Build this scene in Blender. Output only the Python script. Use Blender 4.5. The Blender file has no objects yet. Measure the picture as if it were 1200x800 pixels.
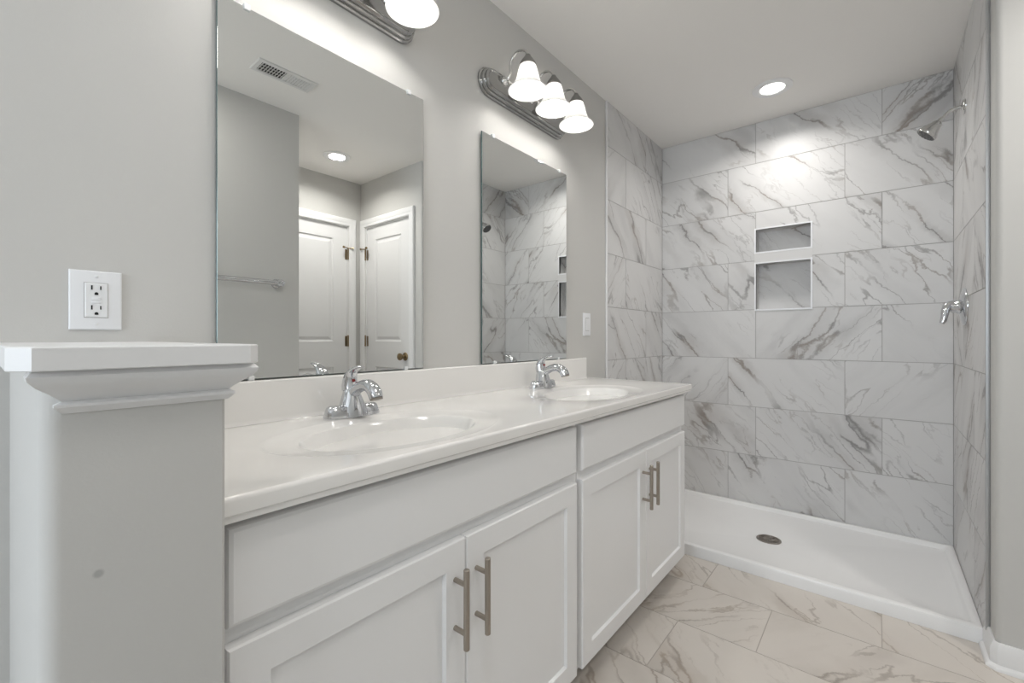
import bpy, bmesh, math, random
from mathutils import Vector, Matrix
random.seed(11)
PI = math.pi
S = bpy.context.scene
C = S.collection

# ------------------------------------------------------------------ camera, world, exposure
F_PX, CY, YAW, CAM_D, CAM_H = 518.82, 395.59, 39.55, 1.1929, 1.0944
cd = bpy.data.cameras.new('camera'); cam = bpy.data.objects.new('camera', cd); C.objects.link(cam)
cd.sensor_fit = 'HORIZONTAL'; cd.sensor_width = 36.0
cd.lens = 36.0 * F_PX / 1200.0
cd.shift_y = -(400 - CY) / 1200.0
cd.clip_start = 0.02
cam.location = (0, -CAM_D, CAM_H)
cam.rotation_euler = (PI / 2, 0, math.radians(YAW) - PI / 2)
S.camera = cam

S.view_settings.view_transform = 'Standard'
S.view_settings.look = 'None'
S.view_settings.gamma = 1.0
S.view_settings.use_curve_mapping = False
S.view_settings.exposure = 0.42

BULB_E, DOWN_E, ALCOVE_E, WINDOW_W, SKY_E, FILL_W = 54.0, 3.7, 4.9, 33.0, 0.5, 4.0
w = bpy.data.worlds.new('world'); S.world = w; w.use_nodes = True
bg = w.node_tree.nodes['Background']
bg.inputs['Color'].default_value = (0.62, 0.78, 1.0, 1); bg.inputs['Strength'].default_value = SKY_E

al = bpy.data.lights.new('window_daylight', 'AREA'); al.shape = 'RECTANGLE'; al.size = 1.3; al.size_y = 1.1
al.energy = WINDOW_W; al.color = (0.86, 0.93, 1.0)
alo = bpy.data.objects.new('window_daylight', al); C.objects.link(alo)
alo.location = (-2.42, -0.80, 1.50); alo.rotation_euler = (0, -PI / 2, 0)     # shines +X through window_1

# soft fill added under the ceiling to brighten the room, not a fixture
cl = bpy.data.lights.new('added_ceiling_fill', 'AREA'); cl.shape = 'DISK'; cl.size = 0.36
cl.energy = FILL_W; cl.color = (1.0, 0.965, 0.92)
clo = bpy.data.objects.new('added_ceiling_fill', cl); C.objects.link(clo)
clo.location = (0.42, -1.20, 2.41)

# ------------------------------------------------------------------ key dimensions (metres)
CEIL = 2.44
XB, YR = 3.1165, -1.4865            # shower back wall, shower right wall (tile faces)
XT = 2.286                          # where the shower tile starts
XL = -2.20                          # left wall
YT = -1.535                         # wall opposite the vanity
XR0, XR1, YRB = 1.246, 2.158, -2.34 # alcove with the two doors

# ------------------------------------------------------------------ materials
def new_mat(name):
    m = bpy.data.materials.new(name); m.use_nodes = True
    return m, m.node_tree, m.node_tree.nodes, m.node_tree.links, m.node_tree.nodes['Principled BSDF']

def simple(name, col, rough=0.5, metal=0.0, bump=0.0, bscale=200.0, coat=0.0, spec=0.5, var=0.0):
    m, nt, N, L, b = new_mat(name)
    b.inputs['Base Color'].default_value = (*col, 1); b.inputs['Roughness'].default_value = rough
    b.inputs['Metallic'].default_value = metal; b.inputs['Coat Weight'].default_value = coat
    b.inputs['Specular IOR Level'].default_value = spec
    tc = N.new('ShaderNodeTexCoord')
    if bump:
        n = N.new('ShaderNodeTexNoise'); n.inputs['Scale'].default_value = bscale; n.inputs['Detail'].default_value = 3
        L.new(tc.outputs['Object'], n.inputs['Vector'])
        bp = N.new('ShaderNodeBump'); bp.inputs['Strength'].default_value = bump; bp.inputs['Distance'].default_value = 0.002
        L.new(n.outputs['Fac'], bp.inputs['Height']); L.new(bp.outputs['Normal'], b.inputs['Normal'])
    if var:
        n = N.new('ShaderNodeTexNoise'); n.inputs['Scale'].default_value = 3.0; n.inputs['Detail'].default_value = 4
        L.new(tc.outputs['Object'], n.inputs['Vector'])
        mx = N.new('ShaderNodeMix'); mx.data_type = 'RGBA'
        mx.inputs[6].default_value = (*[c * (1 - var) for c in col], 1); mx.inputs[7].default_value = (*[min(1, c * (1 + var)) for c in col], 1)
        L.new(n.outputs['Fac'], mx.inputs[0]); L.new(mx.outputs[2], b.inputs['Base Color'])
    return m

def emit(name, col, e):
    m, nt, N, L, b = new_mat(name)
    b.inputs['Base Color'].default_value = (*col, 1)
    b.inputs['Emission Color'].default_value = (*col, 1); b.inputs['Emission Strength'].default_value = e
    return m

def marble(name, base, cloud, vein, brown, rough, amount=1.0, bump=0.0):
    m, nt, N, L, b = new_mat(name)
    def node(t, **k):
        n = N.new(t)
        for a, v in k.items(): n.inputs[a].default_value = v
        return n
    def math_(op, a, bb=None, clamp=False):
        n = N.new('ShaderNodeMath'); n.operation = op; n.use_clamp = clamp
        for i, v in enumerate((a, bb)):
            if v is None: continue
            if isinstance(v, (int, float)): n.inputs[i].default_value = v
            else: L.new(v, n.inputs[i])
        return n.outputs[0]
    def rng(v, a0, a1, b0, b1, smooth=True):
        n = N.new('ShaderNodeMapRange'); n.interpolation_type = 'SMOOTHSTEP' if smooth else 'LINEAR'
        n.inputs['From Min'].default_value = a0; n.inputs['From Max'].default_value = a1
        n.inputs['To Min'].default_value = b0; n.inputs['To Max'].default_value = b1
        L.new(v, n.inputs['Value']); return n.outputs[0]
    at = N.new('ShaderNodeAttribute'); at.attribute_name = 'tilepos'
    wn = node('ShaderNodeTexNoise', Scale=4.5, Detail=6.0, Roughness=0.66); L.new(at.outputs['Vector'], wn.inputs['Vector'])
    vs = N.new('ShaderNodeVectorMath'); vs.operation = 'SUBTRACT'; L.new(wn.outputs['Color'], vs.inputs[0]); vs.inputs[1].default_value = (.5, .5, .5)
    vc = N.new('ShaderNodeVectorMath'); vc.operation = 'SCALE'; L.new(vs.outputs[0], vc.inputs[0]); vc.inputs['Scale'].default_value = 0.11
    va = N.new('ShaderNodeVectorMath'); va.operation = 'ADD'; L.new(at.outputs['Vector'], va.inputs[0]); L.new(vc.outputs[0], va.inputs[1])
    mp = N.new('ShaderNodeMapping'); mp.inputs['Scale'].default_value = (0.42, 2.2, 1)
    m0 = N.new('ShaderNodeMapping'); m0.inputs['Rotation'].default_value = (0, 0, math.radians(50))
    L.new(va.outputs[0], m0.inputs['Vector']); L.new(m0.outputs[0], mp.inputs['Vector'])
    def ridge(scale, width, seed):
        off = N.new('ShaderNodeVectorMath'); off.operation = 'ADD'; L.new(mp.outputs[0], off.inputs[0]); off.inputs[1].default_value = (seed, seed * 1.7, seed * .3)
        n = node('ShaderNodeTexNoise', Scale=scale, Detail=3.0, Roughness=0.45, Distortion=0.1); L.new(off.outputs[0], n.inputs['Vector'])
        return rng(math_('ABSOLUTE', math_('SUBTRACT', n.outputs['Fac'], .5)), 0, width, 1, 0)
    def mask(scale, lo, hi, seed):
        off = N.new('ShaderNodeVectorMath'); off.operation = 'ADD'; L.new(va.outputs[0], off.inputs[0]); off.inputs[1].default_value = (seed, seed * .7, seed)
        n = node('ShaderNodeTexNoise', Scale=scale, Detail=2.0); L.new(off.outputs[0], n.inputs['Vector'])
        return rng(n.outputs['Fac'], lo, hi, 0, 1)
    r1 = math_('MULTIPLY', math_('MULTIPLY', ridge(1.7, .017, 0.0), mask(2.4, .38, .58, 3.1)), .85)
    r2 = math_('MULTIPLY', math_('MULTIPLY', ridge(3.2, .015, 5.3), mask(2.2, .42, .60, 8.7)), .62)
    soft = math_('MULTIPLY', math_('MULTIPLY', ridge(1.7, .10, 0.0), mask(2.4, .40, .66, 3.1)), .30)
    fine = math_('MULTIPLY', math_('MULTIPLY', ridge(6.5, .022, 2.3), mask(3.0, .46, .66, 4.4)), .32)
    v = math_('MAXIMUM', math_('MAXIMUM', r1, r2), math_('MAXIMUM', soft, fine))
    v = math_('MULTIPLY', v, amount, True)
    cn = node('ShaderNodeTexNoise', Scale=2.4, Detail=4.0); L.new(mp.outputs[0], cn.inputs['Vector'])
    c1 = N.new('ShaderNodeMix'); c1.data_type = 'RGBA'; c1.inputs[6].default_value = (*base, 1); c1.inputs[7].default_value = (*cloud, 1)
    L.new(rng(cn.outputs['Fac'], .45, .75, 0, 1), c1.inputs[0])
    bn = node('ShaderNodeTexNoise', Scale=5.0, Detail=2.0); L.new(at.outputs['Vector'], bn.inputs['Vector'])
    vcol = N.new('ShaderNodeMix'); vcol.data_type = 'RGBA'; vcol.inputs[6].default_value = (*vein, 1); vcol.inputs[7].default_value = (*brown, 1)
    L.new(rng(bn.outputs['Fac'], .45, .62, 0, 1), vcol.inputs[0])
    c2 = N.new('ShaderNodeMix'); c2.data_type = 'RGBA'; L.new(v, c2.inputs[0]); L.new(c1.outputs[2], c2.inputs[6]); L.new(vcol.outputs[2], c2.inputs[7])
    L.new(c2.outputs[2], b.inputs['Base Color'])
    b.inputs['Roughness'].default_value = rough
    return m

WALL = simple('wall_paint', (.61, .603, .582), .75, bump=.12, bscale=260)
CEILM = simple('ceiling_paint', (.90, .88, .85), .85, bump=.1, bscale=180)
TRIM = simple('white_trim_paint', (.84, .84, .84), .35, bump=.04, bscale=90)
DOORM = simple('white_door_paint', (.80, .80, .80), .4)
CAB = simple('white_cabinet_lacquer', (.91, .91, .91), .32)
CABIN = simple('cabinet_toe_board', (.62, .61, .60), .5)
TOPM = simple('cultured_marble', (.89, .875, .85), .12, coat=.4, var=.02)
BOWL = simple('cultured_marble_bowl', (.87, .86, .84), .14, coat=.3)
ACRYL = simple('white_acrylic', (.90, .90, .90), .25)
CHROME = simple('chrome', (.66, .67, .69), .05, 1.0)
PLCHROME = simple('plate_chrome_dark_reflection', (.42, .42, .415), .10, 1.0)  # chrome with a darkened base colour, standing in for dark room reflections
BRUSHED = simple('brushed_nickel', (.42, .375, .325), .33, 1.0, bump=.05, bscale=400)
NICKEL = simple('polished_nickel', (.62, .62, .61), .14, 1.0)
CUPM = simple('dark_brushed_nickel', (.30, .295, .285), .38, 1.0)  # darker brushed metal of the socket cups
SATIN = simple('satin_chrome', (.50, .51, .52), .5, 1.0)
BRASS = simple('antique_brass', (.28, .21, .12), .3, 1.0)
DARKMET = simple('drain_metal', (.34, .31, .28), .35, 1.0)
BLACK = simple('dark_slot', (.015, .015, .016), .6)
RED = simple('red_indicator', (.25, .02, .02), .4)
PLATE = simple('white_plastic', (.86, .87, .89), .3)
RECEPT = simple('receptacle_plastic', (.84, .85, .86), .28)
GREYPL = simple('grey_nozzle', (.10, .10, .10), .5)
MIRROR = simple('mirror_silver', (.86, .875, .865), 0.0, 1.0)
MEDGE = simple('mirror_edge', (.10, .15, .15), .2, .3)
CLIPM = simple('clear_clip', (.75, .76, .76), .15)
VENTM = simple('vent_enamel', (.74, .735, .72), .4)
TILE = marble('marble_tile', (.70, .695, .69), (.62, .615, .612), (.20, .19, .185), (.25, .21, .18), .40)
FTILE = marble('floor_marble_tile', (.66, .615, .565), (.60, .555, .505), (.25, .21, .175), (.30, .23, .17), .3, .9)
BAND = simple('plain_tile_band', (.70, .695, .69), .4)
GROUT = simple('grout', (.42, .41, .40), .9)
FGROUT = simple('floor_grout', (.44, .40, .36), .9)
BULB = emit('lit_bulb', (1, .97, .93), BULB_E)
LENS = emit('lit_lens', (1, .98, .95), 6.0)

def shade_mat():
    m, nt, N, L, b = new_mat('frosted_glass_shade')
    b.inputs['Base Color'].default_value = (.95, .95, .94, 1); b.inputs['Roughness'].default_value = .25
    tr = N.new('ShaderNodeBsdfTranslucent'); tr.inputs['Color'].default_value = (.52, .515, .50, 1)
    mx = N.new('ShaderNodeMixShader'); mx.inputs[0].default_value = .5
    L.new(b.outputs[0], mx.inputs[1]); L.new(tr.outputs[0], mx.inputs[2])
    L.new(mx.outputs[0], N['Material Output'].inputs['Surface'])
    b.inputs['Emission Color'].default_value = (1, .985, .96, 1); b.inputs['Emission Strength'].default_value = .35
    return m
SHADE = shade_mat()

def pane_mat():
    m, nt, N, L, b = new_mat('window_glass')
    b.inputs['Base Color'].default_value = (.9, .95, .97, 1); b.inputs['Roughness'].default_value = .03
    tr = N.new('ShaderNodeBsdfTransparent'); mx = N.new('ShaderNodeMixShader'); mx.inputs[0].default_value = .08
    L.new(tr.outputs[0], mx.inputs[1]); L.new(b.outputs[0], mx.inputs[2]); L.new(mx.outputs[0], N['Material Output'].inputs['Surface'])
    return m
PANE = pane_mat()

def half_wall_paint():      # wall paint with one small round scuff on the end face
    m = WALL.copy(); m.name = 'half_wall_paint'
    N, L = m.node_tree.nodes, m.node_tree.links; b = N['Principled BSDF']
    tc = N.new('ShaderNodeTexCoord'); d = N.new('ShaderNodeVectorMath'); d.operation = 'DISTANCE'
    L.new(tc.outputs['Object'], d.inputs[0]); d.inputs[1].default_value = SCUFF
    r = N.new('ShaderNodeMapRange'); r.interpolation_type = 'SMOOTHSTEP'
    r.inputs['From Min'].default_value = .0025; r.inputs['From Max'].default_value = .006; r.inputs['To Min'].default_value = .5; r.inputs['To Max'].default_value = 0
    L.new(d.outputs['Value'], r.inputs['Value'])
    mx = N.new('ShaderNodeMix'); mx.data_type = 'RGBA'; mx.inputs[6].default_value = (.61, .603, .582, 1); mx.inputs[7].default_value = (.25, .25, .25, 1)
    L.new(r.outputs[0], mx.inputs[0]); L.new(mx.outputs[2], b.inputs['Base Color'])
    return m
SCUFF = (0.0836, -0.55, 0.842)

# ------------------------------------------------------------------ mesh helpers (all in world coordinates)
def world_loc(o):
    v = Vector((0, 0, 0))
    while o is not None: v += o.location; o = o.parent
    return v

class MB:
    def __init__(self): self.bm = bmesh.new()
    def _mat(self, faces, mi):
        for f in faces: f.material_index = mi
    def box(self, x0, x1, y0, y1, z0, z1, mi=0, bev=0.0, seg=2):
        r = bmesh.ops.create_cube(self.bm, size=1.0, matrix=Matrix.Translation(((x0 + x1) / 2, (y0 + y1) / 2, (z0 + z1) / 2)) @ Matrix.Diagonal((abs(x1 - x0), abs(y1 - y0), abs(z1 - z0), 1)))
        vs = r['verts']; fs = {f for v in vs for f in v.link_faces}; self._mat(fs, mi)
        if bev:
            es = list({e for v in vs for e in v.link_edges})
            rr = bmesh.ops.bevel(self.bm, geom=es, offset=bev, segments=seg, affect='EDGES', profile=.5, clamp_overlap=True)
            self._mat(rr['faces'], mi)
        return self
    def loft(self, rings, mi=0, cap0=True, cap1=True, closed=True):
        """rings: lists of equal length of points"""
        R = [[self.bm.verts.new(p) for p in r] for r in rings]; n = len(R[0])
        for a, b in zip(R, R[1:]):
            for i in range(n if closed else n - 1):
                j = (i + 1) % n
                try: self.bm.faces.new((a[i], a[j], b[j], b[i])).material_index = mi
                except ValueError: pass
        if cap0: self.bm.faces.new(R[0][::-1]).material_index = mi
        if cap1: self.bm.faces.new(R[-1]).material_index = mi
        return self
    def tube(self, pts, rad, seg=16, mi=0, flat=None, cap=True):
        """swept circle; rad number or list; flat: list of (a,b) scale of the two cross axes"""
        P = [Vector(p) for p in pts]; n = len(P)
        rad = [rad] * n if isinstance(rad, (int, float)) else rad
        rings = []; up = None
        for i in range(n):
            t = (P[min(i + 1, n - 1)] - P[max(i - 1, 0)]).normalized()
            if up is None:
                ref = Vector((1, 0, 0)) if abs(t.x) < .9 else Vector((0, 0, 1))
                up = (ref - t * ref.dot(t)).normalized()
            else: up = (up - t * up.dot(t)).normalized()
            sd = t.cross(up); fa, fb = flat[i] if flat else (1, 1)
            rings.append([P[i] + up * (math.cos(a) * rad[i] * fa) + sd * (math.sin(a) * rad[i] * fb) for a in [2 * PI * k / seg for k in range(seg)]])
        return self.loft(rings, mi, cap, cap)
    def lathe(self, prof, o, axis='Z', seg=32, mi=0, cap0=False, cap1=False):
        """prof: (radius, height) along the axis from o"""
        o = Vector(o)
        ax = Vector({'Z': (0, 0, 1), 'X': (1, 0, 0), 'Y': (0, 1, 0), '-Z': (0, 0, -1), '-Y': (0, -1, 0), '-X': (-1, 0, 0)}[axis]) if isinstance(axis, str) else Vector(axis).normalized()
        a = ax.orthogonal().normalized(); b = ax.cross(a)
        rings = [[o + ax * h + (a * math.cos(t) + b * math.sin(t)) * max(r, 1e-5) for t in [2 * PI * k / seg for k in range(seg)]] for r, h in prof]
        return self.loft(rings, mi, cap0, cap1)
    def rectrings(self, x0, x1, z0, z1, rings, mi=0, cap=True, plane='XZ', back=True):
        """rings: (inset, depth coordinate) of a rectangle in a vertical plane"""
        R = []
        for ins, d in rings:
            a, b, c, e = x0 + ins, x1 - ins, z0 + ins, z1 - ins
            q = [(a, c), (b, c), (b, e), (a, e)]
            R.append([(u, d, v) if plane == 'XZ' else (d, u, v) for u, v in q])
        return self.loft(R, mi, back, cap)
    def prism(self, poly, f0, f1, mi=0):
        """poly of 2-d points; f0 / f1 map a point to 3-d at both ends"""
        return self.loft([[f0(p) for p in poly], [f1(p) for p in poly]], mi)
    def build(self, name, mats, parent=None, smooth=35, kind=None, tag_=None):
        bm = self.bm
        bmesh.ops.remove_doubles(bm, verts=bm.verts, dist=1e-6)
        bmesh.ops.recalc_face_normals(bm, faces=bm.faces)
        if parent is not None:
            bmesh.ops.translate(bm, verts=bm.verts, vec=-world_loc(parent))
        if smooth:
            lim = math.radians(smooth)
            for f in bm.faces: f.smooth = True
            for e in bm.edges:
                e.smooth = not (len(e.link_faces) != 2 or e.calc_face_angle(4) > lim)
        me = bpy.data.meshes.new(name); bm.to_mesh(me); bm.free()
        for m in (mats if isinstance(mats, (list, tuple)) else [mats]): me.materials.append(m)
        o = bpy.data.objects.new(name, me); C.objects.link(o)
        if parent is not None: o.parent = parent
        if kind: o['kind'] = kind
        return o

def thing(name, loc, label, cat, group=None):
    o = bpy.data.objects.new(name, None); o.empty_display_size = .05; C.objects.link(o); o.location = loc
    o['label'] = label; o['category'] = cat
    if group: o['group'] = group
    return o
def struct(o, label=None, cat=None):
    o['kind'] = 'structure'
    if label: o['label'] = label
    if cat: o['category'] = cat
    return o
def dup(root, loc, label):
    r = root.copy(); C.objects.link(r); r.location = loc; r['label'] = label
    for ch in list(root.children):
        c = ch.copy(); C.objects.link(c); c.parent = r
        for g in list(ch.children):
            d = g.copy(); C.objects.link(d); d.parent = c
    return r

# ------------------------------------------------------------------ tiles
def tile_surface(name, mats, origin, U, V, Nn, rects, label, cat, holes=(), flips=(1, 1, 1, -1), thick=.0016, gap=.0016, backs=True, extra=None):
    """rects: (u0,u1,v0,v1) of whole tiles clipped to the wall; grout plane behind, tiles proud of it"""
    O, U, V, Nn = Vector(origin), Vector(U), Vector(V), Vector(Nn)
    bm = bmesh.new(); lay = bm.loops.layers.float_vector.new('tilepos')
    def quad(u0, u1, v0, v1, n, mi, tp):
        vs = [bm.verts.new(O + U * u + V * v + Nn * n) for u, v in ((u0, v0), (u1, v0), (u1, v1), (u0, v1))]
        f = bm.faces.new(vs); f.material_index = mi
        f.normal_update()
        if f.normal.dot(Nn) < 0: f.normal_flip()
        for lp in f.loops:
            d = lp.vert.co - O; lp[lay] = tp(d.dot(U), d.dot(V))
    def side(p, q, mi):
        vs = [bm.verts.new(O + U * a[0] + V * a[1] + Nn * n) for a, n in ((p, 0), (q, 0), (q, -thick), (p, -thick))]
        f = bm.faces.new(vs); f.material_index = mi
    for (u0, u1, v0, v1, cu, cv) in rects:
        ru, rv, rw, sg = random.uniform(0, 60), random.uniform(0, 60), random.uniform(0, 30), random.choice(flips)
        tp = lambda a, b, ru=ru, rv=rv, rw=rw, sg=sg, cu=cu, cv=cv: ((a - cu) * sg + ru, (b - cv) + rv, rw)
        pieces = [(u0 + gap, u1 - gap, v0 + gap, v1 - gap)]
        for (h0, h1, k0, k1) in holes:
            nx = []
            for (a, b, c, d) in pieces:
                if h1 <= a or h0 >= b or k1 <= c or k0 >= d: nx.append((a, b, c, d)); continue
                if a < h0: nx.append((a, h0, c, d))
                if b > h1: nx.append((h1, b, c, d))
                aa, bb = max(a, h0), min(b, h1)
                if c < k0: nx.append((aa, bb, c, k0))
                if d > k1: nx.append((aa, bb, k1, d))
            pieces = nx
        for (a, b, c, d) in pieces:
            quad(a, b, c, d, 0, 0, tp)
            for p, q in (((a, c), (b, c)), ((b, c), (b, d)), ((b, d), (a, d)), ((a, d), (a, c))): side(p, q, 0)
    # grout plane(s) with the same holes
    u0 = min(r[0] for r in rects); u1 = max(r[1] for r in rects); v0 = min(r[2] for r in rects); v1 = max(r[3] for r in rects)
    pieces = [(u0, u1, v0, v1)]
    for (h0, h1, k0, k1) in holes:
        nx = []
        for (a, b, c, d) in pieces:
            if h1 <= a or h0 >= b or k1 <= c or k0 >= d: nx.append((a, b, c, d)); continue
            if a < h0: nx.append((a, h0, c, d))
            if b > h1: nx.append((h1, b, c, d))
            aa, bb = max(a, h0), min(b, h1)
            if c < k0: nx.append((aa, bb, c, k0))
            if d > k1: nx.append((aa, bb, k1, d))
        pieces = nx
    for (a, b, c, d) in pieces: quad(a, b, c, d, -thick, 1, lambda x, y: (x, y, 0))
    if extra: extra(bm, lay, quad, O, U, V, Nn)
    me = bpy.data.meshes.new(name); bm.to_mesh(me); bm.free()
    for m in mats: me.materials.append(m)
    o = bpy.data.objects.new(name, me); C.objects.link(o)
    struct(o, label, cat)
    return o

def courses(u0, u1, v0, v1, base, rowh, length, joints):
    """rows of running tiles; joints(k) gives a joint position of row k"""
    out = []; k0 = math.floor((v0 - base) / rowh)
    k = k0
    while base + k * rowh < v1 - 1e-6:
        a, b = max(v0, base + k * rowh), min(v1, base + (k + 1) * rowh)
        if b - a > .004:
            j = joints(k); n = math.floor((u0 - j) / length); u = j + n * length
            while u < u1 - 1e-6:
                c, d = max(u0, u), min(u1, u + length)
                if d - c > .004: out.append((c, d, a, b, u, base + k * rowh))
                u += length
        k += 1
    return out

# ------------------------------------------------------------------ the room shell
ROWH, ROW0 = .3055, 1.2710
m = MB(); m.box(XL - .1, XB + .2, 0, .10, -.02, CEIL + .02)
struct(m.build('wall_vanity', WALL, smooth=0), 'pale grey painted wall behind the mirrors and vanity', 'wall')
m = MB(); m.box(XL - .1, XR0, YT - .12, YT, -.02, CEIL + .02)
struct(m.build('wall_opposite', WALL, smooth=0), 'pale grey wall facing the vanity, carrying the towel bar', 'wall')
m = MB(); m.box(XR0 - .12, XR0, YRB - .12, YT - .12, -.02, CEIL + .02)
struct(m.build('wall_alcove_left', WALL, smooth=0), 'left side wall of the alcove with two doors', 'wall')
D1X0, D1X1, DTOP = 1.322, 2.036, 2.045          # door_1 opening
m = MB(); m.box(XR0 - .12, D1X0, YRB - .12, YRB, -.02, CEIL + .02); m.box(D1X1, XR1 + .12, YRB - .12, YRB, -.02, CEIL + .02); m.box(D1X0, D1X1, YRB - .12, YRB, DTOP, CEIL + .02)
struct(m.build('wall_alcove_back', WALL, smooth=0), 'pale wall at the back of the alcove, seen in the left mirror', 'wall')
D2Y0, D2Y1 = -2.262, -1.652                      # door_2 opening
def bull(x0, x1, y0, y1, r=.018, seg=6):         # plan with the corner (x0, y1) rounded
    pl = [(x0 + r - r * math.cos(t), y1 - r + r * math.sin(t)) for t in [PI / 2 * k / seg for k in range(seg + 1)]]
    return [(x0, y0)] + pl + [(x1, y1), (x1, y0)]
YW = YR - .010
m = MB(); m.prism(bull(XR1, XR1 + .115, D2Y1, YW), lambda p: (p[0], p[1], -.02), lambda p: (p[0], p[1], CEIL + .02))
m.box(XR1, XR1 + .115, YRB, D2Y0, -.02, CEIL + .02); m.box(XR1, XR1 + .115, D2Y0, D2Y1, DTOP, CEIL + .02)
m.box(XR1 + .115, XB + .2, YW - .12, YW, -.02, CEIL + .02)
struct(m.build('wall_right', WALL), 'pale wall at the right edge of the photo beside the shower', 'wall')
m = MB(); m.box(XB + .11, XB + .22, YR - .1, .1, -.02, CEIL + .02)
struct(m.build('wall_shower_backing', WALL, smooth=0), 'wall behind the shower niche', 'wall')
WY0, WY1, WZ0, WZ1 = -1.40, -.20, .80, 2.20
m = MB(); m.box(XL - .1, XL, YT, WY0, -.02, CEIL + .02); m.box(XL - .1, XL, WY1, 0, -.02, CEIL + .02)
m.box(XL - .1, XL, WY0, WY1, -.02, WZ0); m.box(XL - .1, XL, WY0, WY1, WZ1, CEIL + .02)
struct(m.build('wall_left', WALL, smooth=0), 'far left wall with the window', 'wall')
m = MB(); m.rectrings(WY0, WY1, WZ0, WZ1, [(0, XL - .09), (0, XL - .03), (.05, XL - .03), (.05, XL - .09)], cap=False, plane='YZ', back=False)
m.box(XL - .075, XL - .035, WY0 + .05, WY1 - .05, 1.48, 1.52)
win = struct(m.build('window_1', TRIM, smooth=0), 'white framed window in the far left wall', 'window')
m = MB(); m.box(XL - .062, XL - .056, WY0 + .05, WY1 - .05, WZ0 + .05, WZ1 - .05); m.build('pane', PANE, win, smooth=0)
m = MB(); m.box(XL - .1, XB + .22, YRB - .12, .1, CEIL, CEIL + .1)
struct(m.build('ceiling', CEILM, smooth=0), 'off white flat ceiling', 'ceiling')

# floor: 12 x 24 inch tiles running towards the vanity wall
FR0, FW, FLEN = 1.4225, .3065, .607
rects = courses(YRB, 0, XL, XB, FR0, FW, FLEN, lambda k: (-.598, -.866)[k % 2])
tile_surface('floor', [FTILE, FGROUT], (0, 0, 0), (0, 1, 0), (1, 0, 0), (0, 0, 1), rects, 'beige veined marble look tile floor', 'floor', flips=(-1, -1, -1, 1), gap=.0015, thick=.0012)
m = MB(); m.box(XL - .1, XB + .22, YRB - .12, .1, -.12, -.004)
struct(m.build('subfloor', FGROUT, smooth=0))
bpy.data.objects['subfloor'].parent = bpy.data.objects['floor']

# shower tile walls
def jb(k): return (-.442, -.603)[k % 2]
NY0, NY1 = -.8903, -.6049
NICHES = ((1.6290, 1.7690), (1.2720, 1.5555))
holes = [(-NY1, -NY0, a, b) for a, b in NICHES]
rects = courses(0.008, -YR, .045, CEIL, ROW0, ROWH, .6085, lambda k: -jb(k))
ND = .09
def niche(bm, lay, quad, O, U, V, Nn):
    for (a, b) in NICHES:
        y0, y1 = -NY1, -NY0; ru, rv = 7.35 + a, 3.1 + a
        P = lambda u, v, d: O + U * u + V * v - Nn * d
        faces = [([(y0, a, ND), (y1, a, ND), (y1, b, ND), (y0, b, ND)], 0), ([(y0, a, 0), (y0, b, 0), (y0, b, ND), (y0, a, ND)], 0), ([(y1, a, 0), (y1, b, 0), (y1, b, ND), (y1, a, ND)], 0),
                 ([(y0, a, 0), (y1, a, 0), (y1, a, ND), (y0, a, ND)], 0), ([(y0, b, 0), (y1, b, 0), (y1, b, ND), (y0, b, ND)], 0)]
        for q, mi in faces:
            f = bm.faces.new([bm.verts.new(P(*c)) for c in q]); f.material_index = mi
            for lp, c in zip(f.loops, q): lp[lay] = (c[0] + c[2] + ru, c[1] + rv, 3.0)
wsb = tile_surface('wall_shower_back', [TILE, GROUT], (XB, 0, 0), (0, -1, 0), (0, 0, 1), (-1, 0, 0), rects, 'white marble look tiled back wall of the shower with two niches', 'wall', holes=holes, extra=niche)
m = MB()
for a, b in NICHES:
    R = [(-.009, XB + .002), (-.009, XB - .004), (.0, XB - .004), (.0, XB + .02)]
    m.rectrings(NY0, NY1, a, b, R, cap=False, plane='YZ', back=False)
m.build('niche_frame', PLATE, wsb, smooth=0)
m = MB(); m.box(XB - .0030, XB - .0005, NY0 - .008, NY1 + .008, 1.5555 + .009, 1.6290 - .009)
m.build('niche_band', BAND, wsb, smooth=0)
rects = courses(XT, XB, .045, CEIL, ROW0, ROWH, .6085, lambda k: (2.526, 2.83)[k % 2])
tile_surface('wall_shower_left', [TILE, GROUT], (0, -.008, 0), (1, 0, 0), (0, 0, 1), (0, -1, 0), rects, 'marble look tiled left wall of the shower beside the vanity', 'wall')
rects = courses(2.262, XB, .045, CEIL, ROW0, ROWH, .6085, lambda k: (2.50, 2.80)[k % 2])
tile_surface('wall_shower_right', [TILE, GROUT], (0, YR, 0), (1, 0, 0), (0, 0, 1), (0, 1, 0), rects, 'marble look tiled right wall of the shower with shower head and valve', 'wall')
m = MB(); m.box(XT - .010, XT, -.011, -.0005, 0, CEIL - .001, bev=.002)
struct(m.build('trim_1', TRIM), 'thin white edge trim where the shower tile meets the vanity wall', 'trim')
m = MB(); m.box(2.254, 2.262, YW + .0003, YR + .0015, .05, CEIL - .001, bev=.0015)
struct(m.build('trim_2', SATIN), 'thin grey edge trim at the right end of the shower tile', 'trim')

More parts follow.
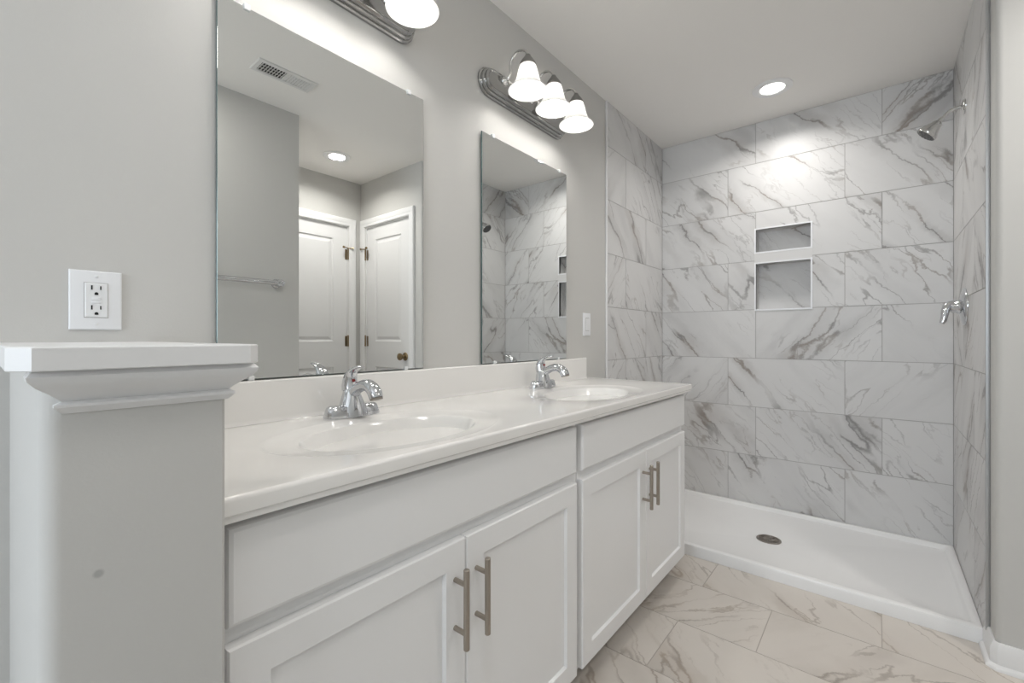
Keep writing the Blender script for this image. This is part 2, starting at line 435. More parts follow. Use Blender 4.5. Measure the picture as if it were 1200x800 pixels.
# baseboards
def base_profile(t=.014, h=.085):
    return [(0, 0), (t + .011, 0), (t + .010, .006), (t + .006, .013), (t, .017), (t, h - .022), (t - .004, h - .014), (t - .005, h - .007), (t - .009, h), (0, h)]
def baseboard(name, path, label):
    """path: plan points, room on the right-hand side of the direction of travel"""
    P = [Vector((x, y)) for x, y in path]; rings = []
    for i, p in enumerate(P):
        d0 = (p - P[i - 1]).normalized() if i else (P[1] - p).normalized()
        d1 = (P[i + 1] - p).normalized() if i < len(P) - 1 else d0
        n0, n1 = Vector((d0.y, -d0.x)), Vector((d1.y, -d1.x)); n = (n0 + n1).normalized(); k = 1 / max(.3, n.dot(n0))
        rings.append([(p.x + n.x * o * k, p.y + n.y * o * k, z) for o, z in base_profile()])
    m = MB(); m.loft(rings); struct(m.build(name, TRIM, smooth=30), label, 'baseboard')
e = .0004
baseboard('baseboard_right', [(2.284, YW + e), (XR1 + .006, YW + e), (XR1 - e, YW - .006), (XR1 - e, D2Y1 + .072)], 'white baseboard wrapping the wall corner beside the shower pan')
baseboard('baseboard_opposite', [(XR0 + e, YRB), (XR0 + e, YT + e), (XL, YT + e)], 'white baseboard under the towel bar wall')
baseboard('baseboard_left', [(XL + e, YT), (XL + e, 0)], 'white baseboard on the far left wall')
baseboard('baseboard_vanity', [(XL, -e), (.035, -e)], 'white baseboard left of the half wall')

# ------------------------------------------------------------------ half wall with its cap
PX0, PX1, PY, PZ = .0385, .2035, -.55, 1.062
m = MB(); r = .018
pl = [(PX0, 0)] + [(PX0 + r - r * math.cos(t), PY + r - r * math.sin(t)) for t in [PI / 2 * k / 8 for k in range(9)]] + [(PX1 - .004, PY), (PX1, PY + .004), (PX1, 0)]
m.prism(pl, lambda p: (p[0], p[1], 0), lambda p: (p[0], p[1], PZ))
hw = struct(m.build('wall_half', half_wall_paint()), 'grey painted half wall at the left end of the vanity, capped in white', 'wall')
m = MB(); c = .016
pl = [(.0170, 0), (.0170, -.567), (.0170 + c, -.585), (.236 - c, -.585), (.236, -.565), (.236, 0)]
q = lambda s: [(x + (s if x < .1 else -s), y + (s if y < -.1 else 0)) for x, y in pl]
m.loft([[(x, y, 1.0622) for x, y in q(.001)], [(x, y, 1.0632) for x, y in pl], [(x, y, 1.0845) for x, y in pl], [(x, y, 1.0860) for x, y in q(.0015)]])
m.build('cap', TRIM, hw, smooth=20)
prof = [(0, 1.0165), (.002, 1.0165), (.0085, 1.0235), (.0085, 1.0262), (.003, 1.0292), (.0065, 1.033), (.014, 1.0395), (.022, 1.0455), (.0275, 1.0520), (.0285, 1.0565), (.0245, 1.0618), (0, 1.0618)]
m = MB()
path = [(PX0 + .0195, PY + .004), (PX0 + .0195, PY), (PX1, PY), (PX1, -.02)]
P = [Vector(p) for p in path]; rings = []
for i, p in enumerate(P):
    d0 = (p - P[i - 1]).normalized() if i else (P[1] - p).normalized(); d1 = (P[i + 1] - p).normalized() if i < 3 else d0
    n0, n1 = Vector((d0.y, -d0.x)), Vector((d1.y, -d1.x))
    n0, n1 = -n0 if False else n0, n1
    n = (n0 + n1).normalized(); k = 1 / n.dot(n0)
    rings.append([(p.x + n.x * o * k, p.y + n.y * o * k, z) for o, z in prof])
m.loft(rings); m.build('molding', TRIM, hw, smooth=28)

# ------------------------------------------------------------------ doors of the alcove
def panel_door(name, u0, u1, z1, d, sgn, plane, hinge_at_max, label, knob):
    """leaf in the plane XZ (d = y) or YZ (d = x); sgn: direction out of the wall into the room"""
    P = (lambda u, n, z: (u, d + sgn * n, z)) if plane == 'XZ' else (lambda u, n, z: (d + sgn * n, u, z))
    def rings(m, a, b, c, e, rr, cap=True, back=False):
        R = [[P(u, n, z) for u, z in ((a + i, c + i), (b - i, c + i), (b - i, e - i), (a + i, e - i))] for i, n in rr]
        m.loft(R, 0, back, cap)
    m = MB(); t = -.012; g = .003
    a, b, c, e = u0 + g, u1 - g, .012, z1 - g
    pu0, pu1 = u0 + .125, u1 - .125
    pz = [(.20, .850), (1.065, 1.932)]
    # stiles and rails around two panels
    def flat(x0, x1, y0, y1):
        q = [P(u, t, z) for u, z in ((x0, y0), (x1, y0), (x1, y1), (x0, y1))]
        m.bm.faces.new([m.bm.verts.new(p) for p in q])
    flat(a, pu0, c, e); flat(pu1, b, c, e); flat(pu0, pu1, c, pz[0][0]); flat(pu0, pu1, pz[0][1], pz[1][0]); flat(pu0, pu1, pz[1][1], e)
    rings(m, a, b, c, e, [(0, t - .035), (0, t)], cap=False, back=True)
    for z0, zz in pz:
        rings(m, pu0, pu1, z0, zz, [(0, t), (.008, t - .009), (.018, t - .010), (.040, t - .003)])
    leaf = struct(m.build(name, DOORM, smooth=15), label, 'door')
    # casing and jamb
    m = MB(); cw = .064
    prof = [(0, -.004), (0, .010), (.006, .014), (.022, .012), (.040, .018), (cw - .006, .019), (cw, .014), (cw, -.0)]
    def leg(path):
        rg = []
        for (u, z, du, dz) in path: rg.append([P(u + du * o, n + .0005, z + dz * o) for o, n in prof])
        m.loft(rg)
    o_ = .004
    leg([(u0 - o_, 0, -1, 0), (u0 - o_, z1 + o_, -1, 1), (u1 + o_, z1 + o_, 1, 1), (u1 + o_, 0, 1, 0)])
    m.build('casing', TRIM, leaf, smooth=25)
    m = MB()
    for uu0, uu1, zz0, zz1 in ((u0, u0 + .0025, 0, z1), (u1 - .0025, u1, 0, z1), (u0, u1, z1 - .0025, z1)):
        q0 = P(uu0, -.115, zz0); q1 = P(uu1, .0, zz1)
        m.box(min(q0[0], q1[0]), max(q0[0], q1[0]), min(q0[1], q1[1]), max(q0[1], q1[1]), zz0, zz1)
    m.build('jamb', TRIM, leaf, smooth=0)
    hu = u1 - .001 if hinge_at_max else u0 + .001; s = -1 if hinge_at_max else 1
    for z in (1.81, 1.065, .30):
        m = MB(); m.tube([P(hu, .004, z - .045), P(hu, .004, z + .045)], .0065, 10)
        m.tube([P(hu, .004, z + .045), P(hu, .004, z + .052)], [.008, .004], 10)
        q0 = P(hu, t, z - .044); q1 = P(hu + s * .020, t + .0025, z + .044)
        m.box(min(q0[0], q1[0]), max(q0[0], q1[0]), min(q0[1], q1[1]), max(q0[1], q1[1]), z - .044, z + .044)
        m.build('hinge', BRASS, leaf)
    z = 1.862       # hinge pin door stop above the top hinge
    m = MB(); m.tube([P(hu - s * .03, .028, z), P(hu, .006, z), P(hu + s * .05, .03, z)], .0045, 10)
    m.tube([P(hu + s * .05, .03, z), P(hu + s * .06, .033, z)], .010, 10); m.tube([P(hu - s * .03, .028, z), P(hu - s * .036, .032, z)], .009, 10)
    m.build('door_stop', BRASS, leaf)
    if knob:
        ku = (u0 + .068) if hinge_at_max else (u1 - .068)
        o0 = P(ku, t, .945); ax = Vector(P(0, 1, 0)) - Vector(P(0, 0, 0))
        m = MB(); m.lathe([(.0, 0), (.033, 0), (.033, .004), (.028, .009), (.012, .012), (.011, .028), (.016, .033), (.026, .042), (.029, .052), (.026, .062), (.014, .068), (0, .069)], o0, ax, 24)
        m.build('knob', BRASS, leaf)
    return leaf
panel_door('door_1', D1X0, D1X1, DTOP, YRB, 1, 'XZ', True, 'white two panel door in the alcove back wall, left of the pair in the mirror', False)
panel_door('door_2', D2Y0, D2Y1, DTOP, XR1, -1, 'YZ', False, 'narrow white panel door with dark brass knob, right of the pair in the mirror', True)

# ------------------------------------------------------------------ shower pan
m = MB(); x0, x1, y0, y1 = 2.2877, XB - .0005, YR + .0005, -.0085
def rr(i_f, i_o, z, r=.01):
    a, b, c, d = x0 + i_f, x1 - i_o, y0 + i_o, y1 - i_o; pts = []
    for cx, cy, t0 in ((b - r, d - r, 0), (a + r, d - r, PI / 2), (a + r, c + r, PI), (b - r, c + r, 1.5 * PI)):
        for k in range(5): pts.append((cx + r * math.cos(t0 + k * PI / 8), cy + r * math.sin(t0 + k * PI / 8), z))
    return pts
def drain_ring(rad, z, n=20):
    cx, cy = 2.695, -.745; c = rr(.1, .1, 0, .05); out = []
    for (x, y, _) in c:
        a = math.atan2((y - cy), (x - cx)); out.append((cx + rad * math.cos(a), cy + rad * math.sin(a), z))
    return out
m.loft([rr(0, 0, 0, .004), rr(0, 0, .046, .004), rr(.003, .001, .052, .004), rr(.010, .004, .0545, .006), rr(.036, .022, .0535, .010), rr(.046, .028, .049, .012), rr(.062, .036, .034, .02), rr(.085, .055, .0290, .04),
        drain_ring(.30, .0215), drain_ring(.08, .0175), drain_ring(.058, .0168), drain_ring(.050, .013), drain_ring(.002, .013)], cap1=True)
pan = m.build('shower_pan', ACRYL, smooth=40)
pan['label'] = 'wide white acrylic shower pan with low curb under the tiled walls'; pan['category'] = 'shower pan'
m = MB(); o = (2.695, -.745, .0172)
m.lathe([(.058, 0), (.058, .003), (.054, .0045), (.048, .0045), (.047, .002)], o, seg=40)
m.lathe([(.0475, .0015), (.030, .002), (.0, .002)], o, seg=40)
m.lathe([(.026, .003), (.024, .0045), (.020, .0045), (.018, .003)], o, seg=30)
for k in range(12):
    a = 2 * PI * k / 12; m.tube([(o[0] + .010 * math.cos(a), o[1] + .010 * math.sin(a), o[2] + .003), (o[0] + .050 * math.cos(a), o[1] + .050 * math.sin(a), o[2] + .003)], .0022, 6)
m.build('drain_cover', DARKMET, pan)

# ------------------------------------------------------------------ vanity cabinets
YF = -.490
def slab_front(m, x0, x1, z0, z1):
    m.rectrings(x0, x1, z0, z1, [(0, YF - .0005), (0, YF - .014), (.002, YF - .018), (.007, YF - .0205)])
def cabinet(x0, x1, d0, d1, dsplit, fl, fr, label):
    root = thing('vanity_cabinet', ((x0 + x1) / 2, -.25, 0), label, 'cabinet', 'white vanity cabinets under the countertop')
    m = MB(); t = .016; fz = YF + .019
    m.box(x0, x0 + t, fz, -.001, .09, .8475); m.box(x1 - t, x1, fz, -.001, .09, .8475)
    m.box(x0 + t, x1 - t, fz, -.001, .09, .09 + t); m.box(x0 + t, x1 - t, -.007, -.001, .09 + t, .8475)
    for a, b, c, d in ((x0, x0 + .030, .09, .8475), (x1 - .030, x1, .09, .8475), (x0 + .030, x1 - .030, .09, .125), (x0 + .030, x1 - .030, .655, .705), (x0 + .030, x1 - .030, .820, .8475)):
        m.box(a, b, YF, fz, c, d)
    m.build('carcass', CAB, root, smooth=0)
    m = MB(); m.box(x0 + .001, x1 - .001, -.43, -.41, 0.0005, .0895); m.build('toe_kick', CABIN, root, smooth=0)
    m = MB(); slab_front(m, fl, fr, .694, .833); m.build('drawer_front', CAB, root, smooth=12)
    for a, b, hx in ((fl, dsplit - .0012, dsplit - .0325), (dsplit + .0012, fr, dsplit + .031)):
        z0, z1 = .098, .6665; fw = .056
        m = MB(); m.rectrings(a, b, z0, z1, [(0, YF - .0005), (0, YF - .017), (.0025, YF - .0205), (fw - .001, YF - .0205), (fw, YF - .0195), (fw + .003, YF - .0115)], cap=False)
        dr = m.build('door', CAB, root, smooth=12)
        m = MB(); m.box(a + fw + .002, b - fw - .002, YF - .0118, YF - .004, z0 + fw + .002, z1 - fw - .002); m.build('door_panel', CAB, dr, smooth=0)
        mm = MB(); yb = -.545
        mm.tube([(hx, yb, .4555), (hx, yb, .457), (hx, yb, .619), (hx, yb, .6205)], [.0052, .0064, .0064, .0052], 18)
        for z in (.4875, .588): mm.tube([(hx, YF - .0206, z), (hx, yb + .003, z)], .0052, 14)
        mm.build('handle', BRUSHED, dr)
    return root
VX0, VX1 = .2045, 2.084
cabinet(VX0, 1.1525, 0, 0, .6715, .2185, 1.1290, 'white shaker vanity cabinet under the near sink, beside the half wall')
cabinet(1.1580, VX1, 0, 0, 1.6320, 1.1600, 2.0720, 'white shaker vanity cabinet under the far sink, next to the shower')

# ------------------------------------------------------------------ countertop with two integral bowls
ZT, ZB, CY0 = .883, .8478, -.534
CX0, CX1 = .2045, 2.096
top = thing('countertop', ((CX0 + CX1) / 2, -.27, ZB), 'glossy off white countertop with two molded oval sinks and backsplash', 'countertop')
SX = (.635, 1.530); SY = -.316; RX, RY = .222, .139
NA = 96
def ring_pts(cx, rx, ry, z): return [(cx + rx * math.cos(2 * PI * k / NA), SY + ry * math.sin(2 * PI * k / NA), z) for k in range(NA)]
def rect_ring(cx, a, b, c, d, z):
    out = []
    angs = [2 * PI * k / NA for k in range(NA)]
    corners = [(b, d), (a, d), (a, c), (b, c)]
    pts = []
    for t in angs:
        u, v = math.cos(t) * RX, math.sin(t) * RY; s = 1e9
        if u > 1e-9: s = min(s, (b - cx) / u)
        if u < -1e-9: s = min(s, (a - cx) / u)
        if v > 1e-9: s = min(s, (d - SY) / v)
        if v < -1e-9: s = min(s, (c - SY) / v)
        pts.append([cx + u * s, SY + v * s, z])
    for (x, y) in corners:      # snap the nearest sample to each corner
        k = min(range(NA), key=lambda i: (pts[i][0] - x) ** 2 + (pts[i][1] - y) ** 2); pts[k] = [x, y, z]
    return pts
XM = (SX[0] + SX[1]) / 2; ER = .007
m = MB()
for cx, a, b in ((SX[0], CX0, XM), (SX[1], XM, CX1 - ER)):
    m.loft([rect_ring(cx, a, b, CY0 + ER, -.0005, ZT), ring_pts(cx, RX + .076, RY + .054, ZT), ring_pts(cx, RX + .068, RY + .048, ZT - .0012), ring_pts(cx, RX + .060, RY + .041, ZT - .0040), ring_pts(cx, RX + .012, RY + .009, ZT - .0052), ring_pts(cx, RX, RY, ZT - .0080)], cap0=False, cap1=False)
# rounded front and right edge, then down to the underside
edge = [(0, 0)] + [(ER * math.sin(t), ER * (math.cos(t) - 1)) for t in [PI / 2 * k / 6 for k in range(1, 7)]] + [(ER, -.024), (ER - .003, -.027), (ER - .003, ZB - ZT)]
def epath(o, dz): return [(CX0, CY0 + ER - o, ZT + dz), (XM, CY0 + ER - o, ZT + dz), (CX1 - ER + o, CY0 + ER - o, ZT + dz), (CX1 - ER + o, -.0005, ZT + dz)]
m.loft([epath(o, dz) for o, dz in edge], cap0=False, cap1=False, closed=False)
m.bm.faces.new([m.bm.verts.new(p) for p in ((CX0, CY0 + .003, ZB), (CX1 - .003, CY0 + .003, ZB), (CX1 - .003, -.0005, ZB), (CX0, -.0005, ZB))])
m.bm.faces.new([m.bm.verts.new(p) for p in ((CX0, -.0005, ZB), (CX0, -.0005, ZT), (CX0, CY0 + ER, ZT), (CX0, CY0, ZT - ER), (CX0, CY0 + .003, ZB))])
m.build('counter_deck', TOPM, top, smooth=40)
for cx in SX:
    m = MB(); rg = [(1.0, -.0080), (.985, -.0115), (.965, -.017), (.93, -.028), (.87, -.046), (.77, -.071), (.62, -.098), (.42, -.119), (.2, -.129), (.11, -.131)]
    m.loft([ring_pts(cx, RX * s, RY * (s if s > .3 else s * 1.35), ZT + z) for s, z in rg], cap0=False, cap1=True)
    bs = m.build('sink_basin', BOWL, top, smooth=60)
    m = MB(); m.lathe([(.024, -.0005), (.024, .002), (.020, .003), (.017, .0015), (0, .002)], (cx, SY, ZT - .131), seg=24); m.build('drain', CHROME, bs)
m = MB(); zs = .9895
pr_ = [(-.0005, ZT - .001), (-.024, ZT + .0005), (-.0215, ZT + .006), (-.0205, ZT + .012), (-.0200, zs - .004), (-.0175, zs), (-.0005, zs)]
m.prism(pr_, lambda p: (CX0, p[0], p[1]), lambda p: (2.032, p[0], p[1])); m.build('backsplash', TOPM, top, smooth=30)

# ------------------------------------------------------------------ faucets
def faucet(cx, cy, label):
    z0 = ZT + .0004
    root = thing('sink_faucet', (cx, cy, z0), label, 'faucet', 'chrome faucets on the vanity top')
    def stad(hx, hy, z, n=12):
        out = []
        for k in range(2 * n):
            t = 2 * PI * k / (2 * n) + PI / (2 * n)
            c_, s_ = math.cos(t), math.sin(t)
            out.append((cx + math.copysign(abs(c_) ** .55, c_) * hx, cy + math.copysign(abs(s_) ** .7, s_) * hy, z0 + z))
        return out
    m = MB(); m.loft([stad(.078, .027, 0), stad(.079, .0275, .004), stad(.075, .0255, .018), stad(.071, .0225, .028), stad(.064, .017, .032)])
    m.build('base_plate', CHROME, root, smooth=50)
    m = MB()
    def ov(rx, ry, z, dy): return [(cx + rx * math.cos(t), cy + dy + ry * math.sin(t), z0 + z) for t in [2 * PI * k / 28 for k in range(28)]]
    m.loft([ov(.042, .034, .004, -.004), ov(.039, .033, .018, -.003), ov(.033, .030, .035, 0), ov(.0265, .027, .052, .003), ov(.021, .023, .066, .005), ov(.019, .021, .074, .006), ov(.012, .014, .079, .007)])
    m.build('body', CHROME, root, smooth=60)
    m = MB()
    sp = [(0, 0, .052), (0, -.018, .071), (0, -.038, .081), (0, -.060, .0875), (0, -.080, .087), (0, -.096, .080), (0, -.107, .069), (0, -.112, .057)]
    m.tube([(cx + x, cy + y, z0 + z) for x, y, z in sp], [.016, .0155, .0150, .0152, .0162, .0175, .0182, .0172], 18)
    s_ = m.build('spout', CHROME, root, smooth=60)
    m = MB(); m.lathe([(.0162, 0), (.0162, .005), (.012, .006), (.0, .004)], (cx, cy - .1123, z0 + .058), (0, -.25, -1), 18); m.build('aerator', DARKMET, s_)
    m = MB()
    lv = [(0, .010, .070), (0, .013, .082), (0, .0125, .096), (0, .008, .110), (0, -.002, .121), (0, -.018, .129), (0, -.036, .1335), (0, -.050, .1345)]
    m.tube([(cx + x, cy + y, z0 + z) for x, y, z in lv], [.022, .0215, .0205, .0185, .0155, .013, .011, .007], 18, flat=[(1, 1), (1, 1), (.95, .95), (.95, .75), (1, .55), (1.1, .42), (1.15, .38), (1, .4)])
    l_ = m.build('lever', CHROME, root, smooth=60)
    m = MB(); m.lathe([(0, .0025), (.0028, .002), (.0042, 0), (.0042, -.003)], (cx, cy - .0085, z0 + .0965), (0, -1, .25), 14); m.build('indicator', RED, l_)
    return root
f1 = faucet(.648, -.098, 'chrome single lever faucet behind the near sink')
dup(f1, (1.532, -.098, ZT + .0004), 'chrome single lever faucet behind the far sink')

# ------------------------------------------------------------------ mirrors
def mirror(x0, x1, label):
    z0, z1 = .9925, 1.8964
    root = thing('wall_mirror', ((x0 + x1) / 2, -.004, z0), label, 'mirror', 'frameless mirrors over the vanity')
    m = MB(); ya, yb = -.006, -.012
    m.rectrings(x0, x1, z0, z1, [(0, ya), (0, yb + .0012)], mi=1, cap=False)
    m.rectrings(x0, x1, z0, z1, [(0, yb + .0012), (.0012, yb)], mi=1, cap=False, back=False)
    m.rectrings(x0, x1, z0, z1, [(.0012, yb), (.0013, yb - .00001)], mi=0, cap=True, back=False)
    m.build('mirror_glass', [MIRROR, MEDGE], root, smooth=0)
    wd = x1 - x0
    for zc, sg in ((z1, 1), (z0, -1)):
        for t in (.105, .90) if zc == z1 else (.12, .88):
            xc = x0 + wd * t
            m = MB(); m.box(xc - .007, xc + .007, -.0165, -.0125, zc - .008 * (1 if sg > 0 else 0) - (.003 if sg < 0 else 0), zc + (.007 if sg > 0 else .009), bev=.0015)
            m.box(xc - .007, xc + .007, -.0125, -.0003, min(zc + sg * .0006, zc + sg * .007), max(zc + sg * .0006, zc + sg * .007))
            m.build('mirror_clip', CLIPM, root)
    return root
mirror(.3555, .9615, 'large frameless mirror reflecting the doors, over the near sink')
mirror(1.2480, 1.8515, 'frameless mirror reflecting shower tile, over the far sink')

# ------------------------------------------------------------------ vanity lights
def vanity_light(xc, label):
    zc = 2.102
    root = thing('vanity_light', (xc, 0, zc), label, 'wall light', 'three lamp vanity lights over the mirrors')
    def race(hx, hz, y, n=10):
        out = []; sx = hx - hz
        for s0, t0 in ((1, -PI / 2), (-1, PI / 2)):
            for k in range(n + 1):
                t = t0 + PI * k / n; out.append((xc + s0 * sx + hz * math.cos(t), y, zc + hz * math.sin(t)))
        return out
    m = MB()
    m.loft([race(.2960, .0560, -.0005), race(.2960, .0560, -.009), race(.2930, .0530, -.013), race(.2895, .0495, -.0135), race(.2890, .0490, -.023), race(.2860, .0460, -.027), race(.2825, .0425, -.0275), race(.2820, .0420, -.036), race(.2780, .0380, -.0405), race(.2740, .034, -.0405), race(.2700, .030, -.038), race(.255, .018, -.038)])
    m.build('back_plate', PLCHROME, root, smooth=25)
    ylamp = -.155
    for i in (-1, 0, 1):
        x = xc + i * .177
        m = MB()
        m.lathe([(.019, 0), (.019, .003), (.014, .008), (.008, .012), (.006, .016)], (x, -.038, zc + .022), '-Y', 20)
        R_ = .044; yc = ylamp + R_
        pts = [(x, -.042, zc + .022), (x, -.054, zc + .026), (x, yc + R_ + .0, zc + .042), (x, yc + R_, zc + .056)]
        for k in range(9):
            t = PI * k / 8; pts.append((x, yc + R_ * math.cos(t), zc + .070 + R_ * math.sin(t)))
        pts.append((x, ylamp, zc + .060))
        m.tube(pts, .0052, 12); arm = m.build('arm', NICKEL, root, smooth=60)
        m = MB(); m.lathe([(.005, .081), (.010, .080), (.013, .073), (.017, .068), (.023, .060), (.0295, .050), (.0325, .044), (.0325, .037), (.0, .037)], (x, ylamp, zc), 'Z', 24); m.build('socket_cup', CUPM, root, smooth=40)
        m = MB()
        out = [(.027, .044), (.031, .040), (.0365, .022), (.0415, .002), (.047, -.018), (.0535, -.032), (.062, -.044), (.070, -.052), (.076, -.057)]
        inn = [(r - .0025, z - .0005) for r, z in out[::-1]]
        m.lathe(out + [(.0765, -.0595), (.0745, -.0598)] + inn + [(0.01, .0415)], (x, ylamp, zc), 'Z', 36)
        sh = m.build('lamp_shade', SHADE, root, smooth=50)
        m = MB(); m.lathe([(.0, -.036), (.010, -.034), (.019, -.026), (.022, -.014), (.019, -.002), (.012, .010), (.011, .030), (0, .030)], (x, ylamp, zc), 'Z', 20); m.build('bulb', BULB, sh, smooth=60)
    return root
v1 = vanity_light(1.530, 'chrome three lamp vanity light over the far mirror, fully in view')
dup(v1, (.6275, 0, 2.102), 'chrome three lamp vanity light over the near mirror, cut by the top edge')

# ------------------------------------------------------------------ ceiling lights and vent
def downlight(x, y, label, watts):
    root = thing('recessed_light', (x, y, CEIL), label, 'ceiling light', 'recessed ceiling lights')
    m = MB(); z = CEIL - .0003
    m.lathe([(.096, 0), (.096, -.003), (.090, -.0055), (.064, -.007), (.059, -.005), (.057, -.001)], (x, y, z), 'Z', 40); m.build('trim_ring', TRIM, root, smooth=50)
    m = MB(); m.lathe([(.0575, -.0025), (.03, -.003), (0, -.003)], (x, y, z), 'Z', 40); m.build('lens', LENS, root, smooth=50)
    a_ = bpy.data.lights.new('lamp_beam', 'AREA'); a_.shape = 'DISK'; a_.size = .11; a_.energy = watts; a_.color = (1, .97, .93); a_.spread = math.radians(150)
    b_ = bpy.data.objects.new('lamp_beam', a_); C.objects.link(b_); b_.parent = root; b_.location = (0, 0, -.0075)
    return root
downlight(2.733, -.755, 'round recessed light in the ceiling over the shower', DOWN_E)
downlight(1.706, -1.923, 'round recessed light over the alcove doors, seen in the mirror', ALCOVE_E)

vx0, vx1, vy0, vy1 = .866, 1.158, -1.243, -1.117
root = thing('ceiling_vent', ((vx0 + vx1) / 2, (vy0 + vy1) / 2, CEIL), 'white rectangular ceiling vent with louvers, seen in the near mirror', 'vent')
m = MB(); z = CEIL - .0004; bw = .022
def vr(i, zz): return [(vx0 + i, vy0 + i, zz), (vx1 - i, vy0 + i, zz), (vx1 - i, vy1 - i, zz), (vx0 + i, vy1 - i, zz)]
m.loft([vr(0, z), vr(0, z - .003), vr(.004, z - .006), vr(bw, z - .006), vr(bw + .002, z - .001)], cap0=False, cap1=False); m.build('frame', VENTM, root, smooth=0)
m = MB(); m.loft([vr(bw, z - .0012), vr(bw + .001, z - .0008)], cap0=True, cap1=False); m.build('duct_opening', BLACK, root, smooth=0)
xm = (vx0 + vx1) / 2
m = MB(); m.box(xm - .004, xm + .004, vy0 + bw, vy1 - bw, z - .006, z - .0015); m.build('divider', VENTM, root, smooth=0)
m = MB()
for k in range(2):
    y = vy0 + bw + (vy1 - vy0 - 2 * bw) * (k + 1) / 3; m.box(vx0 + bw, vx1 - bw, y - .0015, y + .0015, z - .0035, z - .0018)
m.build('crossbar', VENTM, root, smooth=0)
for half, sg in ((0, 1), (1, -1)):
    a = vx0 + bw if half == 0 else xm + .004; b = xm - .004 if half == 0 else vx1 - bw; n = 9
    for k in range(n):
        xx = a + (b - a) * (k + .5) / n; h = .0048
        m = MB(); m.prism([(xx - sg * .0046, z - .0065), (xx - sg * .0036, z - .0067), (xx + sg * .0046, z - .0020), (xx + sg * .0036, z - .0018)], lambda p: (p[0], vy0 + bw, p[1]), lambda p: (p[0], vy1 - bw, p[1]))
        m.build('louver', VENTM, root, smooth=0)

# ------------------------------------------------------------------ outlet and switch
root = thing('wall_outlet', (.151, 0, 1.168), 'white duplex safety outlet on the wall above the half wall cap', 'outlet')
x, zc = .151, 1.168
m = MB(); m.rectrings(x - .0385, x + .0385, zc - .058, zc + .058, [(0, -.0004), (0, -.003), (.002, -.0055), (.005, -.0062)]); m.build('cover_plate', PLATE, root, smooth=20)
m = MB(); m.rectrings(x - .0168, x + .0168, zc - .0335, zc + .0335, [(0, -.0058), (0, -.0075), (.0015, -.0085)]); rc = m.build('receptacle', RECEPT, root, smooth=20)
m = MB(); m.rectrings(x - .0178, x + .0178, zc - .0345, zc + .0345, [(0, -.0060), (0, -.0066)]); m.build('receptacle_gap', GROUT, root, smooth=0)
for s in (1, -1):
    m = MB(); zz = zc + s * .0195
    m.box(x - .0078, x - .0056, -.0092, -.0083, zz + .001, zz + .0095); m.box(x + .0052, x + .0072, -.0092, -.0083, zz + .0015, zz + .0085)
    m.lathe([(0, .0008), (.0028, .0008), (.0028, 0)], (x, -.0084, zz - .0065), '-Y', 14); m.box(x - .0028, x + .0028, -.0092, -.0083, zz - .009, zz - .0065)
    m.build('socket_slots', BLACK, rc, smooth=0)
for dz in (.0035, -.0035):
    m = MB(); m.box(x - .007, x + .007, -.0098, -.0083, zc + dz - .0026, zc + dz + .0026, bev=.0006); m.build('test_button', PLATE, rc)
for dz in (.047, -.047):
    m = MB(); m.lathe([(.003, 0), (.003, .0008), (.002, .0014), (0, .0014)], (x, -.0061, zc + dz), '-Y', 14); m.build('screw', RECEPT, root)

x, zc = 2.064, 1.165
root = thing('light_switch', (x, 0, zc), 'white rocker light switch on the wall between far mirror and shower', 'light switch')
m = MB(); m.rectrings(x - .0375, x + .0375, zc - .06, zc + .06, [(0, -.0004), (0, -.003), (.002, -.0055), (.005, -.0062)]); m.build('cover_plate', PLATE, root, smooth=20)
m = MB(); m.rectrings(x - .0178, x + .0178, zc - .0345, zc + .0345, [(0, -.0060), (0, -.0066)]); m.build('rocker_gap', GROUT, root, smooth=0)
m = MB(); m.prism([(-.0062, zc - .0325), (-.0125, zc - .0320), (-.0085, zc), (-.0070, zc + .0320), (-.0062, zc + .0325)], lambda p: (x - .0162, p[0], p[1]), lambda p: (x + .0162, p[0], p[1])); m.build('rocker', RECEPT, root, smooth=10)
for dz in (.048, -.048):
    m = MB(); m.lathe([(.003, 0), (.003, .0008), (.002, .0014), (0, .0014)], (x, -.0061, zc + dz), '-Y', 14); m.build('screw', RECEPT, root)

# ------------------------------------------------------------------ shower fittings
sx = 2.735
root = thing('overhead_shower', (sx, YR, 2.10), 'chrome shower head on a bent arm high on the right tiled wall', 'shower head')
yw = YR + .0004
m = MB(); m.lathe([(0, 0), (.030, 0), (.030, .003), (.026, .008), (.014, .012), (.009, .013)], (sx, yw, 2.10), 'Y', 28); m.build('flange', NICKEL, root, smooth=50)
arm = [(sx, yw + .010, 2.10), (sx, yw + .028, 2.0995), (sx, yw + .044, 2.094), (sx, yw + .058, 2.083), (sx, yw + .070, 2.068)]
m = MB(); m.tube(arm, .0078, 16); m.build('arm', NICKEL, root, smooth=60)
d = Vector((0, .68, -.73)).normalized(); o = Vector(arm[-1])
m = MB(); m.lathe([(.0, -.004), (.010, -.002), (.012, .006), (.010, .012), (.011, .014), (.013, .020)], o, d, 20); m.build('ball_joint', NICKEL, root, smooth=50)
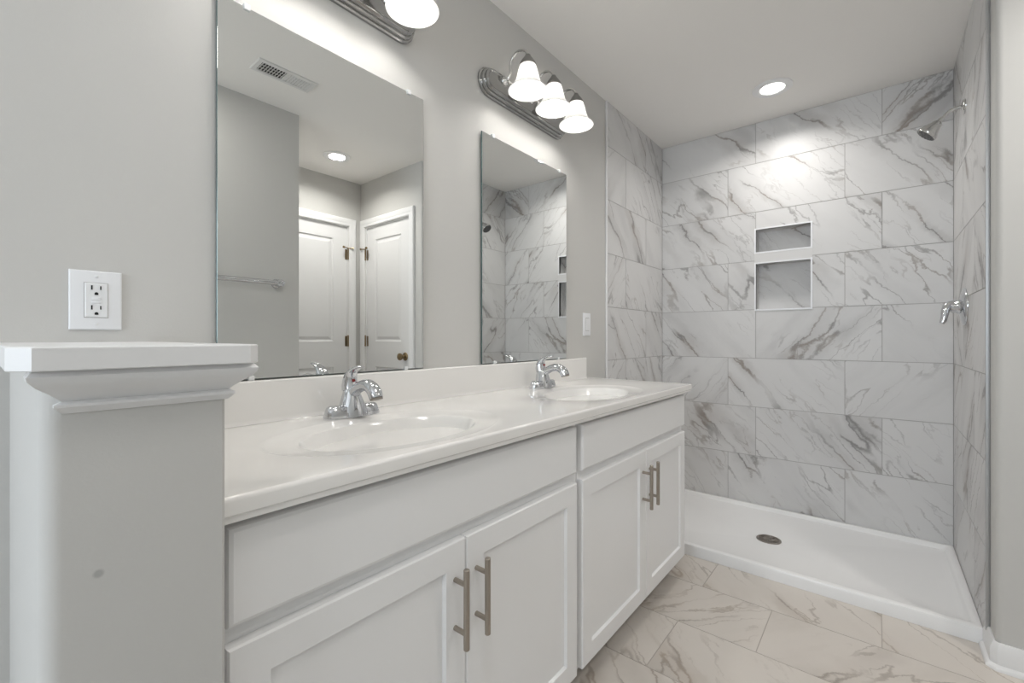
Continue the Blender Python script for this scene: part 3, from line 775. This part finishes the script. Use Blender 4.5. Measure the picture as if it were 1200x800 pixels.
m = MB(); m.lathe([(.014, .018), (.018, .022), (.024, .036), (.032, .056), (.038, .066), (.0405, .072), (.0405, .080), (.038, .083)], o, d, 28); hd = m.build('head', NICKEL, root, smooth=50)
m = MB(); m.lathe([(.0385, .0825), (.033, .084), (.0, .085)], o, d, 28)
a = d.orthogonal().normalized(); b = d.cross(a)
for rad, n in ((.027, 12), (.015, 6)):
    for k in range(n):
        t = 2 * PI * k / n; p = o + d * .084 + (a * math.cos(t) + b * math.sin(t)) * rad; m.tube([p, p + d * .003], [.0022, .0015], 6)
m.build('spray_face', GREYPL, hd)

root = thing('shower_valve', (sx, YR, 1.23), 'chrome shower valve with curved lever on the right tiled wall', 'shower valve')
m = MB(); m.lathe([(0, 0), (.081, 0), (.081, .003), (.076, .008), (.060, .013), (.040, .016), (.030, .018)], (sx, yw, 1.23), 'Y', 40); m.build('escutcheon', CHROME, root, smooth=50)
m = MB(); m.lathe([(.032, .014), (.030, .026), (.026, .030), (.025, .042), (.020, .049), (.010, .052), (0, .053)], (sx, yw, 1.23), 'Y', 28); m.build('hub', CHROME, root, smooth=50)
m = MB(); pts = [(sx, yw + .034, 1.240), (sx - .004, yw + .046, 1.240), (sx - .010, yw + .057, 1.231), (sx - .016, yw + .063, 1.213), (sx - .020, yw + .066, 1.190), (sx - .022, yw + .070, 1.168), (sx - .023, yw + .076, 1.158)]
m.tube(pts, [.0175, .017, .0165, .0145, .0125, .0115, .009], 16); m.build('lever', CHROME, root, smooth=60)

# ------------------------------------------------------------------ towel bar
root = thing('towel_bar', (.815, YT, 1.41), 'chrome towel bar on the wall reflected in the near mirror', 'towel bar')
yt = YT + .0004; z = 1.408; xa, xb = .50, 1.112
m = MB(); m.tube([(xa, yt + .058, z), (xb, yt + .058, z)], .0140, 18); m.build('bar', CHROME, root, smooth=60)
for x in (xa, xb):
    m = MB(); m.lathe([(0, 0), (.027, 0), (.027, .006), (.022, .012), (.015, .016), (.014, .036), (.021, .042), (.0225, .058), (.021, .072), (.012, .078), (0, .079)], (x, yt, z), 'Y', 24); m.build('post', CHROME, root, smooth=40)
